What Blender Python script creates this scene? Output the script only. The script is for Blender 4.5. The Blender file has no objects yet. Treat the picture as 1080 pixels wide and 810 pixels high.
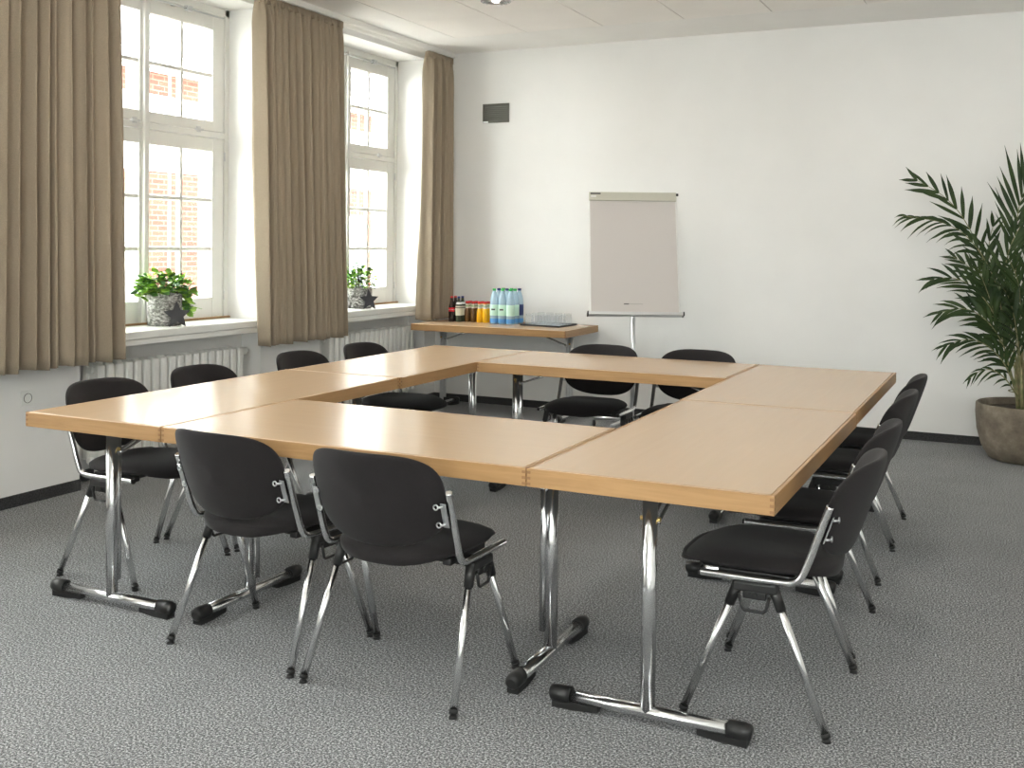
import bpy, bmesh, math, random
from mathutils import Vector, Matrix
random.seed(7)
S = bpy.context.scene
COL = S.collection
PI = math.pi
V = Vector

# ------------------------------------------------------------------ mesh builder
class MB:
    def __init__(s):
        s.v = []; s.f = []; s.sm = []; s.mi = []
    def add(s, vs, fs, smooth=True, mi=0):
        n = len(s.v)
        s.v += [tuple(p) for p in vs]
        for f in fs:
            s.f.append([i + n for i in f]); s.sm.append(smooth); s.mi.append(mi)
        return s
    def box(s, a, b, bev=0.0, mi=0, rot=None, seg=2):
        bm = bmesh.new()
        bmesh.ops.create_cube(bm, size=1)
        c = [(a[i] + b[i]) / 2 for i in range(3)]; d = [abs(b[i] - a[i]) for i in range(3)]
        for v in bm.verts:
            v.co = V((v.co.x * d[0], v.co.y * d[1], v.co.z * d[2]))
        if bev > 0:
            bmesh.ops.bevel(bm, geom=list(bm.edges), offset=min(bev, min(d) * .45), segments=seg, affect='EDGES', profile=.5)
        for v in bm.verts:
            if rot is not None: v.co = rot @ v.co
            v.co += V(c)
        bm.verts.index_update()
        big = sorted((f.calc_area() for f in bm.faces), reverse=True)[5] * .999
        n0 = len(s.v); s.v += [tuple(v.co) for v in bm.verts]
        for f in bm.faces:
            s.f.append([v.index + n0 for v in f.verts]); s.sm.append(bev > 0 and f.calc_area() < big); s.mi.append(mi)
        bm.free(); return s
    def tube(s, pts, r, n=12, caps=True, mi=0, flat=(1, 1)):
        pts = [V(p) for p in pts]; m = len(pts)
        rs = r if isinstance(r, (list, tuple)) else [r] * m
        t0 = (pts[1] - pts[0]).normalized()
        ref = V((0, 0, 1)) if abs(t0.z) < .9 else V((1, 0, 0))
        u = t0.cross(ref).normalized()
        vs = []
        for i, p in enumerate(pts):
            if i == 0: t = t0
            elif i == m - 1: t = (pts[-1] - pts[-2]).normalized()
            else: t = ((pts[i + 1] - p).normalized() + (p - pts[i - 1]).normalized()).normalized()
            u = (u - t * u.dot(t)).normalized(); w = t.cross(u)
            for k in range(n):
                a = 2 * PI * k / n
                vs.append(p + (u * math.cos(a) * flat[0] + w * math.sin(a) * flat[1]) * rs[i])
        fs = []
        for i in range(m - 1):
            for k in range(n):
                k2 = (k + 1) % n
                fs.append([i * n + k, i * n + k2, (i + 1) * n + k2, (i + 1) * n + k])
        s.add(vs, fs, True, mi)
        if caps:
            b = len(s.v) - m * n
            s.f.append([b + k for k in range(n)][::-1]); s.sm.append(False); s.mi.append(mi)
            s.f.append([b + (m - 1) * n + k for k in range(n)]); s.sm.append(False); s.mi.append(mi)
        return s
    def lathe(s, prof, c=(0, 0, 0), n=24, mi=0, ax=2):
        vs = []; m = len(prof)
        for (r, z) in prof:
            for k in range(n):
                a = 2 * PI * k / n
                p = [r * math.cos(a), r * math.sin(a), z]
                if ax == 0: p = [p[2], p[0], p[1]]
                if ax == 1: p = [p[0], p[2], p[1]]
                vs.append((c[0] + p[0], c[1] + p[1], c[2] + p[2]))
        fs = []
        for i in range(m - 1):
            for k in range(n):
                k2 = (k + 1) % n
                fs.append([i * n + k, i * n + k2, (i + 1) * n + k2, (i + 1) * n + k])
        return s.add(vs, fs, True, mi)
    def prism(s, poly, z0, z1, M=None, mi=0):
        n = len(poly)
        vs = [V((p[0], p[1], z0)) for p in poly] + [V((p[0], p[1], z1)) for p in poly]
        if M is not None: vs = [M @ v for v in vs]
        fs = [list(range(n))[::-1], list(range(n, 2 * n))] + [[i, (i + 1) % n, n + (i + 1) % n, n + i] for i in range(n)]
        return s.add(vs, fs, False, mi)

def smoothed(pts, it=2):
    pts = [V(p) for p in pts]
    for _ in range(it):
        q = [pts[0]]
        for a, b in zip(pts, pts[1:]):
            q += [a * .75 + b * .25, a * .25 + b * .75]
        q.append(pts[-1]); pts = q
    return pts

def mesh_obj(name, mb, mats, parent=None, loc=None, recalc=True):
    me = bpy.data.meshes.new(name)
    me.from_pydata([tuple(v) for v in mb.v], [], mb.f)
    me.polygons.foreach_set('use_smooth', mb.sm)
    me.polygons.foreach_set('material_index', mb.mi)
    for m in (mats if isinstance(mats, (list, tuple)) else [mats]): me.materials.append(m)
    if recalc:
        bm = bmesh.new(); bm.from_mesh(me)
        bmesh.ops.recalc_face_normals(bm, faces=bm.faces); bm.to_mesh(me); bm.free()
    me.update()
    o = bpy.data.objects.new(name, me); COL.objects.link(o)
    if parent is not None: o.parent = parent
    if loc is not None: o.location = loc
    return o

def tag(o, label, cat, group=None, kind=None):
    if label: o['label'] = label
    if cat: o['category'] = cat
    if group: o['group'] = group
    if kind: o['kind'] = kind
    return o
def thing(name, label, cat, loc=(0, 0, 0), rz=0, group=None):
    o = bpy.data.objects.new(name, None); COL.objects.link(o)
    o.empty_display_size = .1; o.location = loc; o.rotation_euler = (0, 0, rz)
    return tag(o, label, cat, group)
def struct(name, mb=None, mats=None, loc=(0, 0, 0)):
    if mb is None:
        o = bpy.data.objects.new(name, None); COL.objects.link(o); o.location = loc
    else:
        o = mesh_obj(name, mb, mats)
    o['kind'] = 'structure'; return o
def dup(root, loc, rz, label, group=None, parent=None):
    def cp(o, par):
        c = o.copy(); COL.objects.link(c)
        if par is not None: c.parent = par
        for ch in list(o.children): cp(ch, c)
        return c
    r = cp(root, parent); r.location = loc; r.rotation_euler = (0, 0, rz)
    if label: r['label'] = label
    if group: r['group'] = group
    return r

# ------------------------------------------------------------------ materials
def mat(name, col, rough=.5, metal=0, **kw):
    m = bpy.data.materials.new(name); m.use_nodes = True
    b = m.node_tree.nodes['Principled BSDF']
    b.inputs['Base Color'].default_value = (*col, 1); b.inputs['Roughness'].default_value = rough
    b.inputs['Metallic'].default_value = metal
    for k, v in kw.items(): b.inputs[k.replace('_', ' ')].default_value = v
    return m
def nt(m):
    t = m.node_tree; return t, t.nodes, t.links, t.nodes['Principled BSDF']
def coords(t, scale=(1, 1, 1), rot=(0, 0, 0), out='Object'):
    tc = t.nodes.new('ShaderNodeTexCoord'); mp = t.nodes.new('ShaderNodeMapping')
    mp.inputs['Scale'].default_value = scale; mp.inputs['Rotation'].default_value = rot
    t.links.new(tc.outputs[out], mp.inputs['Vector']); return mp.outputs['Vector']
def noise(t, vec, scale, detail=2, rough=.5, dist=0):
    n = t.nodes.new('ShaderNodeTexNoise')
    n.inputs['Scale'].default_value = scale; n.inputs['Detail'].default_value = detail
    n.inputs['Roughness'].default_value = rough; n.inputs['Distortion'].default_value = dist
    t.links.new(vec, n.inputs['Vector']); return n.outputs['Fac']
def ramp(t, fac, stops):
    r = t.nodes.new('ShaderNodeValToRGB'); e = r.color_ramp.elements
    while len(e) < len(stops): e.new(.5)
    for el, (p, c) in zip(e, stops):
        el.position = p; el.color = (*c, 1)
    t.links.new(fac, r.inputs['Fac']); return r.outputs['Color']
def bump(t, b, h, strength, dist=.002):
    n = t.nodes.new('ShaderNodeBump'); n.inputs['Strength'].default_value = strength
    n.inputs['Distance'].default_value = dist
    t.links.new(h, n.inputs['Height']); t.links.new(n.outputs['Normal'], b.inputs['Normal'])

def wall_mat(name, col):
    m = mat(name, col, .9); t, n, l, b = nt(m); v = coords(t)
    f = noise(t, v, 2.5, 4); c = ramp(t, f, [(.3, tuple(x * .975 for x in col)), (.7, tuple(min(1, x * 1.015) for x in col))])
    l.new(c, b.inputs['Base Color']); bump(t, b, noise(t, v, 90, 4), .12, .003); return m
M_wall = wall_mat('wall_paint', (.80, .795, .78))
M_ceil = wall_mat('ceiling_paint', (.85, .835, .81))
M_tile = wall_mat('ceiling_tile_paint', (.87, .84, .805))
M_gap = mat('dark_grey_backing', (.22, .21, .19), .9)  # dark grey behind the ceiling seams and under the tabletops

m = mat('carpet', (.15, .15, .15), .97); t, n, l, b = nt(m); v = coords(t)
f1 = noise(t, v, 150, 3, .75); f2 = noise(t, v, 3.0, 3)
c1 = ramp(t, f1, [(.37, (.055, .057, .059)), (.46, (.155, .159, .163)), (.53, (.255, .26, .265)), (.62, (.62, .63, .645))])
mx = n.new('ShaderNodeMix'); mx.data_type = 'RGBA'; mx.blend_type = 'MULTIPLY'; mx.inputs[0].default_value = 1
l.new(c1, mx.inputs[6]); l.new(ramp(t, f2, [(.3, (.9, .9, .9)), (.7, (1, 1, 1))]), mx.inputs[7]); l.new(mx.outputs[2], b.inputs['Base Color'])
bump(t, b, f1, .5, .003); b.inputs['Specular IOR Level'].default_value = .1
M_carpet = m
m = mat('carpet_skirting', (.05, .05, .05), .95); t, n, l, b = nt(m)
l.new(ramp(t, noise(t, coords(t), 150, 3), [(.3, (.018, .018, .018)), (.7, (.06, .06, .062))]), b.inputs['Base Color']); M_skirt = m

def wood(name, c0, c1, scale, rot, rough, fine=.5):
    m = mat(name, c0, rough); t, n, l, b = nt(m)
    v = coords(t, scale, rot)
    f = noise(t, v, 3.0, 6, .62, .6)
    c = ramp(t, f, [(.30, c0), (.52, tuple((a + d) / 2 for a, d in zip(c0, c1))), (.72, c1)])
    l.new(c, b.inputs['Base Color']); return m
LA, LB = (.465, .322, .200), (.490, .340, .212)
M_lamY = wood('beech_laminate_lengthwise', LA, LB, (9, .7, 9), (0, 0, 0), .24)
M_lamX = wood('beech_laminate_crosswise', LA, LB, (.7, 9, 9), (0, 0, 0), .24)
for mm in (M_lamX, M_lamY):
    bb = mm.node_tree.nodes['Principled BSDF']; bb.inputs['Specular IOR Level'].default_value = .65
EA, EB = (.33, .185, .076), (.44, .262, .118)
M_edge = wood('beech_edge', EA, EB, (1.0, 1.0, 16), (0, 0, 0), .4)
M_joint = mat('beech_end_grain', (.26, .135, .057), .55)
M_chrome = mat('chrome', (.72, .725, .73), .19, 1)
M_steel = mat('satin_steel', (.60, .61, .62), .3, 1)
M_satin = mat('brushed_leg_steel', (.75, .76, .77), .42, .75)
M_brass = mat('brass_screw', (.7, .5, .2), .3, 1)
M_black = mat('black_plastic', (.013, .013, .013), .42)
M_white = mat('white_plastic', (.8, .8, .78), .4)
M_frame = mat('window_white_gloss', (.73, .73, .70), .35)
M_rail = mat('rail_white', (.80, .79, .76), .4)

def fabric(name, c, vs=500, sheen=.15, blot=1):
    m = mat(name, c, .9); t, n, l, b = nt(m); v = coords(t)
    f = noise(t, v, vs, 2); g = noise(t, v, 7 if blot else 900, 3)
    a = n.new('ShaderNodeMath'); a.operation = 'ADD'; l.new(f, a.inputs[0]); l.new(g, a.inputs[1])
    h = n.new('ShaderNodeMath'); h.operation = 'MULTIPLY'; h.inputs[1].default_value = .5; l.new(a.outputs[0], h.inputs[0])
    l.new(ramp(t, h.outputs[0], [(.35, tuple(x * .8 for x in c)), (.65, tuple(x * 1.2 for x in c))]), b.inputs['Base Color'])
    bump(t, b, f, .25, .001); b.inputs['Sheen Weight'].default_value = sheen; b.inputs['Sheen Roughness'].default_value = .5
    b.inputs['Specular IOR Level'].default_value = .2
    return m
M_seat = fabric('charcoal_upholstery', (.0175, .0153, .0158), sheen=.06)
M_shell = M_seat
M_curtain = fabric('taupe_curtain_cloth', (.335, .275, .205), 350, .05, 0)

m = mat('stoneware_pot', (.2, .17, .13), .75); t, n, l, b = nt(m); v = coords(t)
l.new(ramp(t, noise(t, v, 9, 8, .65), [(.3, (.105, .085, .06)), (.5, (.17, .142, .105)), (.7, (.26, .225, .175))]), b.inputs['Base Color'])
bump(t, b, noise(t, v, 60, 5), .4, .004); M_pot = m
M_soil = mat('soil', (.035, .025, .016), .95)
def leafm(name, a, bcol, rough=.45, sc=6):
    m = mat(name, a, rough); t, n, l, b = nt(m)
    l.new(ramp(t, noise(t, coords(t), sc, 3), [(.3, a), (.7, bcol)]), b.inputs['Base Color']); return m
M_palm = leafm('palm_leaf', (.012, .030, .009), (.040, .068, .018), .48)
M_palm.node_tree.nodes['Principled BSDF'].inputs['Specular IOR Level'].default_value = .25
M_stem = leafm('palm_stem', (.12, .15, .05), (.32, .27, .15), .6, 25)
M_leafB = leafm('window_plant_leaf', (.10, .30, .03), (.40, .62, .08), .5, 22)
M_leafD = leafm('dark_window_plant_leaf', (.03, .11, .03), (.10, .25, .05), .5, 22)
M_twig = mat('twig', (.12, .10, .04), .7)
m = mat('bark_pot', (.3, .29, .27), .85); t, n, l, b = nt(m); v = coords(t, (1, 1, 1.6))
l.new(ramp(t, noise(t, v, 46, 5, .75), [(.36, (.05, .047, .042)), (.5, (.24, .235, .22)), (.62, (.58, .57, .55))]), b.inputs['Base Color'])
bump(t, b, noise(t, v, 46, 5), .8, .008); M_bark = m
M_slate = mat('slate_star', (.045, .045, .05), .7)

def glassy(name, tint, refl=.08, haze=0, rough=.0):
    m = bpy.data.materials.new(name); m.use_nodes = True
    t = m.node_tree; t.nodes.clear()
    o = t.nodes.new('ShaderNodeOutputMaterial'); tr = t.nodes.new('ShaderNodeBsdfTransparent'); g = t.nodes.new('ShaderNodeBsdfGlossy')
    tr.inputs['Color'].default_value = (*tint, 1); g.inputs['Roughness'].default_value = rough
    g.inputs['Color'].default_value = (1, 1, 1, 1)
    lw = t.nodes.new('ShaderNodeLayerWeight'); lw.inputs['Blend'].default_value = refl
    mx = t.nodes.new('ShaderNodeMixShader'); t.links.new(lw.outputs['Fresnel'], mx.inputs[0])
    t.links.new(tr.outputs[0], mx.inputs[1]); t.links.new(g.outputs[0], mx.inputs[2])
    if haze:
        d = t.nodes.new('ShaderNodeBsdfTranslucent'); m2 = t.nodes.new('ShaderNodeMixShader'); m2.inputs[0].default_value = haze
        t.links.new(mx.outputs[0], m2.inputs[1]); t.links.new(d.outputs[0], m2.inputs[2]); mx = m2
        d.inputs['Color'].default_value = (.9, .92, .95, 1)
    t.links.new(mx.outputs[0], o.inputs[0])
    return m
M_glass = glassy('window_glass', (.97, .98, .97), .06)
M_tumbler = glassy('tumbler_glass', (.985, .99, .99), .06, .10, .08)
M_pet = mat('blue_clear_bottle', (.50, .70, .84), .08, 0, Alpha=.58)
M_wlabel = mat('mint_label', (.55, .78, .66), .5)
M_wdark = mat('navy_label', (.03, .05, .16), .5)
M_blue = mat('blue_base', (.10, .30, .62), .25)
M_greencap = mat('green_cap', (.02, .42, .08), .35)
M_bluecap = mat('navy_cap', (.01, .03, .16), .35)
M_redcap = mat('red_cap', (.55, .02, .02), .35)
M_cola = mat('cola_bottle', (.02, .008, .006), .1)
M_dkgl = mat('dark_green_bottle', (.06, .07, .045), .12)
M_red = mat('red_label', (.65, .02, .03), .45)
M_cream = mat('cream_label', (.70, .66, .52), .5)
M_lgreen = mat('green_leaf_label', (.10, .35, .07), .5)
M_brownj = mat('brown_juice_bottle', (.13, .065, .02), .12)
M_yelj = mat('orange_juice_bottle', (.85, .46, .015), .15)
M_tray = mat('black_tray', (.012, .012, .014), .3)
M_traytop = mat('tray_surface', (.45, .50, .58), .15)
M_paper = mat('flip_chart_paper', (.61, .575, .555), .9)
M_headbar = mat('flip_chart_clamp', (.56, .55, .47), .5)
M_print = mat('dark_print', (.05, .05, .05), .6)
M_vent = mat('grey_vent_metal', (.17, .17, .15), .6)
M_rad = mat('radiator_enamel', (.74, .74, .71), .35)

# ------------------------------------------------------------------ room
XL, XR, YB, YF, ZC = -4.17, 2.7, 5.44, -4.6, 3.10
XO = -4.74                                  # outer face of the window wall
OPEN = [(1.42, 3.00), (3.69, 5.25), (-.85, .73), (-3.12, -1.54)]
ZS, ZT = .845, 3.03

struct('floor', MB().box((XO, YF - .3, -.2), (XR + .3, YB + .3, 0)), M_carpet)
struct('wall_back', MB().box((XO, YB, 0), (XR + .3, YB + .3, ZC + .3)), M_wall)
struct('wall_right', MB().box((XR, YF - .3, 0), (XR + .3, YB, ZC + .3)), M_wall)
FILL_WIN = [(-1.0, .6), (.9, 2.5)]    # two unseen windows added behind the camera for fill light
wf_ = MB(); px_ = XO
for (a, b_) in FILL_WIN:
    wf_.box((px_, YF - .3, 0), (a, YF, ZC + .3)); wf_.box((a, YF - .3, 0), (b_, YF, .845)); wf_.box((a, YF - .3, 3.03), (b_, YF, ZC + .3)); px_ = b_
wf_.box((px_, YF - .3, 0), (XR, YF, ZC + .3)); struct('wall_front', wf_, M_wall)
wl = MB()
ops = sorted(OPEN)
ys = [YF] + [y for o_ in ops for y in o_] + [YB]
for i in range(0, len(ys), 2): wl.box((XO, ys[i], 0), (XL, ys[i + 1], ZC + .3))
for (a, b_) in ops:
    wl.box((XO, a, 0), (-4.34, b_, ZS - .02)); wl.box((XO, a, ZT), (XL, b_, ZC + .3))
struct('wall_left', wl, M_wall)
cl = MB().box((XL, YF, ZC + .012), (XR, YB, ZC + .2), mi=1)
# plaster border and tiled field with fine dark seams
fx0, fx1, fy1 = -3.64, -3.64 + .647 * 9, 4.80
cl.box((XL, YF, ZC), (fx0, YB, ZC + .02)); cl.box((fx1, YF, ZC), (XR, YB, ZC + .02)); cl.box((fx0, fy1, ZC), (fx1, YB, ZC + .02))
i = 0
for i in range(9):
    x0 = fx0 + .647 * i; yy = fy1; first = True
    while yy > YF:
        L = .68 if first else 1.30; first = False
        y0 = max(YF, yy - L)
        cl.box((x0 + .004, y0 + .0012, ZC + .001), (x0 + .643, yy - .0012, ZC + .02), mi=2)
        yy = y0
struct('ceiling', cl, [M_ceil, M_gap, M_tile])
bb = MB().box((XL + .001, YB - .012, 0), (XR, YB, .062)); struct('baseboard_back', bb, M_skirt)
bl = MB(); pr = YF
for (a, b_) in ops:
    bl.box((XL, pr, 0), (XL + .012, a, .062)); bl.box((-4.34, a, 0), (-4.328, b_, .062)); pr = b_
bl.box((XL, pr, 0), (XL + .012, YB, .062)); struct('baseboard_left', bl, M_skirt)
struct('baseboard_right', MB().box((XR - .012, YF, 0), (XR, YB, .062)), M_skirt)

def window(idx, y0, y1):
    w = struct('window_%d' % idx, loc=(-4.5, (y0 + y1) / 2, ZS))
    hw = (y1 - y0) / 2
    zt = ZT - ZS
    def Z(z): return z - ZS
    fr = MB()      # fixed frame + mullion + transom
    fr.box((-.05, -hw, 0), (.035, -hw + .04, zt), .003); fr.box((-.05, hw - .04, 0), (.035, hw, zt), .003)
    fr.box((-.05, -hw, zt - .05), (.035, hw, zt), .003); fr.box((-.05, -hw, 0), (.035, hw, .03), .003)
    fr.box((-.05, -hw, Z(2.125)), (.03, hw, Z(2.165)), .003)
    fr.box((-.04, -.022, Z(.87)), (.05, .022, Z(3.0)), .008)
    mesh_obj('frame', fr, M_frame, w)
    for sgn in (-1, 1):
        for (za, zb, rows, top, bot) in ((.875, 2.12, 3, 2.03, 1.02), (2.17, 2.985, 2, 2.87, 2.24)):
            for lay, xo, th in ((0, 0.0, .05), (1, -.085, .028)):
                s_ = MB()
                ya, yb = .035, hw - .045           # casement from mullion to jamb
                g0, g1 = .045, hw - .155           # glass from/to
                gm = (g0 + g1) / 2
                def bx(p, q, r_, s2, th_=th, e=0):
                    a_, b2 = (p, q) if sgn > 0 else (-q, -p)
                    s_.box((xo - th_ / 2 + e, a_, Z(r_)), (xo + th_ / 2 - e, b2, Z(s2)), .004)
                if lay: g0 -= .005; g1 += .02; top += .02; bot -= .02
                bx(.015, g0, za, zb); bx(g1, yb, za, zb); bx(g0, g1, za, bot); bx(g0, g1, top, zb)
                bx(gm - (.013 - .005 * lay), gm + (.013 - .005 * lay), bot, top, th, .006)
                for r_ in range(1, rows):
                    zz = bot + (top - bot) * r_ / rows
                    bx(g0, g1, zz - .012, zz + .012, th, .008)
                so = mesh_obj('casement' if lay == 0 else 'outer_casement', s_, M_frame, w)
                gp = MB(); a_, b2 = (g0, g1) if sgn > 0 else (-g1, -g0)
                gp.box((xo - .003, a_, Z(bot)), (xo + .001, b2, Z(top)))
                mesh_obj('glass', gp, M_glass, so)
    # top light opener rod, hinges, catches
    rod = MB().tube([(.062, -hw + .10, Z(2.955)), (.062, hw - .09, Z(2.955))], .006, 8)
    rod.box((.04, hw * .42, Z(2.94)), (.075, hw * .42 + .05, Z(2.975)), .004); rod.box((.035, hw * .42 - .12, Z(2.948)), (.07, hw * .42 - .09, Z(2.962)), .002)
    mesh_obj('opener_rod', rod, M_steel, w)
    for yh in (-hw * .7, -.09, hw * .62):
        h = MB().tube([(.035, yh - .035, Z(2.168)), (.035, yh + .035, Z(2.168))], .008, 10)
        h.box((.026, yh - .02, Z(2.15)), (.032, yh + .02, Z(2.19)), .001)
        mesh_obj('hinge', h, M_steel, w)
    for zh in (1.03, 2.0):
        mesh_obj('latch', MB().tube([(.04, hw - .05, Z(zh - .03)), (.04, hw - .05, Z(zh + .03))], .006, 8), M_steel, w)
    return w
for i, (a, b_) in enumerate(OPEN): window(i + 1, a, b_)
for i, (a, b_) in enumerate(FILL_WIN):  # the added fill windows, turned into the front wall
    w = window(i + 5, a, b_); w.rotation_euler = (0, 0, PI / 2); w.location = ((a + b_) / 2, YF - .12, ZS)
for i, (a, b_) in enumerate(OPEN):
    s_ = MB().box((-4.455, a + .002, ZS - .02), (-4.10, b_ - .05, .872), .006)
    s_.box((-4.125, a + .012, .79), (-4.105, b_ - .06, ZS - .021), .003)
    s_.box((-4.33, a + .012, .79), (-4.125, b_ - .06, ZS - .021), .003)
    s_.box((-4.46, a + .002, .872), (-4.44, b_ - .002, .885), .004, mi=1)
    struct('trim_%d' % (i + 1), s_, [M_frame, M_edge])

# ------------------------------------------------------------------ radiators
def radiator(y0, n, label, pipe):
    t_ = thing('radiator', label, 'radiator', (-4.245, y0, .0), 0)
    first = None
    for k in range(n):
        if first is None:
            sec = MB()
            for dx in (-.045, .045):
                sec.box((dx - .022, -.0255, .13), (dx + .022, .0255, .690), .011, seg=3)
            sec.box((-.05, -.012, .15), (.05, .012, .680), .004)
            sec.tube([(0, -.036, .655), (0, .036, .655)], .02, 10); sec.tube([(0, -.036, .13), (0, .036, .13)], .02, 10)
            first = mesh_obj('section', sec, M_rad, t_)
            o = first
        else:
            o = first.copy(); COL.objects.link(o); o.parent = t_
        o.location = (0, .04 + .0715 * k, 0)
    L = .0715 * (n - 1) + .08
    p = MB().tube([(0, L - .01, .655), (0, L + pipe, .655), (-.08, L + pipe + .02, .655)], .012, 10)
    p.box((-.02, L + .02, .63), (.03, L + .07, .68), .006)
    mesh_obj('supply_pipe', p, M_rad, t_)
    for yy in (.075, L - .075): mesh_obj('bracket', MB().box((-.02, yy - .015, 0), (.02, yy + .015, .12), .004), M_rad, t_)
    return t_
radiator(1.55, 18, 'white ribbed radiator below the window nearest the left edge', .10)
radiator(3.82, 18, 'white ribbed radiator below the far window, beside the drinks table', .05)

# ------------------------------------------------------------------ curtains + rails
for x, nm, lb in ((-4.0, 'curtain_rail', 'white curtain rail on the ceiling carrying the taupe curtains'),
                  (-4.11, 'curtain_rail', 'empty white rail on the ceiling, the one closer to the windows')):
    r_ = MB()
    r_.box((x - .014, YF + .01, 3.06), (x - .009, YB - .005, ZC)); r_.box((x + .009, YF + .01, 3.06), (x + .014, YB - .005, ZC))
    r_.box((x - .009, YF + .01, 3.085), (x + .009, YB - .005, ZC))
    tag(mesh_obj(nm, r_, M_rail), lb, 'curtain rail')

def curtain(ya, yb, yc, yd, seed, label, zb=.725, zt=3.045, nf=11):
    """top from ya..yb, bottom from yc..yd"""
    rnd = random.Random(seed)
    N, Mz = 420, 40
    ws = [rnd.uniform(.65, 1.45) for _ in range(nf)]; tot = sum(ws)
    acc = [0]
    for w_ in ws: acc.append(acc[-1] + w_ / tot)
    amps = [rnd.uniform(.7, 1.15) for _ in range(nf)]
    ph = [rnd.uniform(0, 6.28) for _ in range(4)]
    def fold(s, z):
        s2 = s + .010 * math.sin(1.5 * z + ph[0] + 5 * s) * (1 - z / 3.1) + .0015 * math.sin(3 * z + ph[1])
        s2 = min(max(s2, 0), .99999)
        k = 0
        while acc[k + 1] < s2: k += 1
        u = (s2 - acc[k]) / (acc[k + 1] - acc[k])
        h = (1 - z / zt)
        a = math.sin(PI * u) ** .62
        x = amps[k] * (.040 + .020 * h) * (a * 2 - 1.2)
        x += .010 * math.sin(2 * PI * u * 2 + ph[2] + k) * (.4 + h) + .005 * math.sin(60 * s + .6 * z + ph[3])
        dy = .010 * math.sin(2 * PI * u + .8 * math.sin(k * 2.3)) * amps[k]
        return x, dy
    vs = []
    for j in range(Mz + 1):
        z = zb + (zt - zb) * j / Mz; f_ = j / Mz
        g = max(0, (z - (zt - .14)) / .14)
        for i_ in range(N + 1):
            s = i_ / N
            y = (yc + (yd - yc) * s) * (1 - f_) + (ya + (yb - ya) * s) * f_
            x, dy = fold(s, z)
            x = x * (1 - .55 * g) + g * .009 * math.sin(2 * PI * s * nf * 3.3)
            vs.append((x - 4.0 + (.0 if g < .01 else 0), y + dy * (1 - g), z + .006 * math.sin(s * 31 + seed) * (1 if j == 0 else 0)))
    fs = [[j * (N + 1) + i_, j * (N + 1) + i_ + 1, (j + 1) * (N + 1) + i_ + 1, (j + 1) * (N + 1) + i_] for j in range(Mz) for i_ in range(N)]
    root = thing('curtain', label, 'curtain', (0, 0, 0), 0, None)
    root.location = (-4.0, (yc + yd) / 2, zb)
    off = V(root.location)
    mb = MB().add([V(p) - off for p in vs], fs)
    c = mesh_obj('cloth', mb, M_curtain, root)
    so = c.modifiers.new('thick', 'SOLIDIFY'); so.thickness = .0025; so.offset = 0
    # gathered heading tape
    tp = []
    for j, z in enumerate((zt - .045, zt - .02, zt + .006)):
        for i_ in range(N + 1):
            s = i_ / N
            tp.append(V((-4.0 + .016 * math.sin(2 * PI * s * nf * 3.3) + .006 * math.sin(2 * PI * s * nf * 7.1 + 1), ya + (yb - ya) * s + .004 * math.sin(2 * PI * s * nf * 3.3 + 1.3), z)) - off)
    tf = [[j * (N + 1) + i_, j * (N + 1) + i_ + 1, (j + 1) * (N + 1) + i_ + 1, (j + 1) * (N + 1) + i_] for j in range(2) for i_ in range(N)]
    h = mesh_obj('heading_tape', MB().add(tp, tf), M_curtain, root)
    so = h.modifiers.new('thick', 'SOLIDIFY'); so.thickness = .006; so.offset = 0
    return root
curtain(.60, 1.545, .52, 1.61, 3, 'taupe curtain gathered at the left edge of the photo, beside the near window', zb=.735, nf=12)
curtain(2.735, 3.70, 2.80, 3.78, 9, 'taupe curtain hanging between the two windows', zb=.705, nf=12)
curtain(4.97, 5.40, 4.90, 5.40, 15, 'narrow taupe curtain in the corner behind the drinks table', zb=.752, nf=6)

# ------------------------------------------------------------------ sockets, vent, ceiling lamp
so_ = thing('wall_socket', 'white square wall socket low on the left wall', 'socket', (XL, 1.065, .565))
p = MB().box((0.0, -.04, -.04), (.010, .04, .04), .003)
mesh_obj('plate', p, M_white, so_)
mesh_obj('recess', MB().lathe([(.024, .0105), (.0225, .011), (.020, .0035), (.0, .0035)], n=24, ax=0), M_white, so_)
rg = MB().lathe([(.026, .010), (.026, .0125), (.0235, .0125), (.0235, .0102)], n=28, ax=0)
mesh_obj('rim', rg, M_vent, so_)

vt = thing('air_vent', 'grey louvred vent grille high on the back wall', 'vent', (-3.575, YB, 2.555))
p = MB()
hw, hh = .128, .083
p.box((-hw, -.014, -hh), (-hw + .012, -.0005, hh), .002); p.box((hw - .012, -.014, -hh), (hw, -.0005, hh), .002)
p.box((-hw, -.014, hh - .012), (hw, -.0005, hh), .002); p.box((-hw, -.014, -hh), (hw, -.0005, -hh + .012), .002)
mesh_obj('frame', p, M_vent, vt)
p = MB().box((-hw + .01, -.004, -hh + .01), (hw - .01, -.0006, hh - .01))
for k in range(9):
    z = -hh + .022 + k * .0165
    p.box((-hw + .012, -.011, z - .001), (hw - .012, -.004, z + .001), rot=Matrix.Rotation(.7, 3, 'X'))
mesh_obj('louvres', p, M_vent, vt)
mesh_obj('maker_plate', MB().box((-hw + .001, -.0155, -hh + .001), (-hw + .055, -.0142, -hh + .013)), M_steel, vt)

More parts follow.
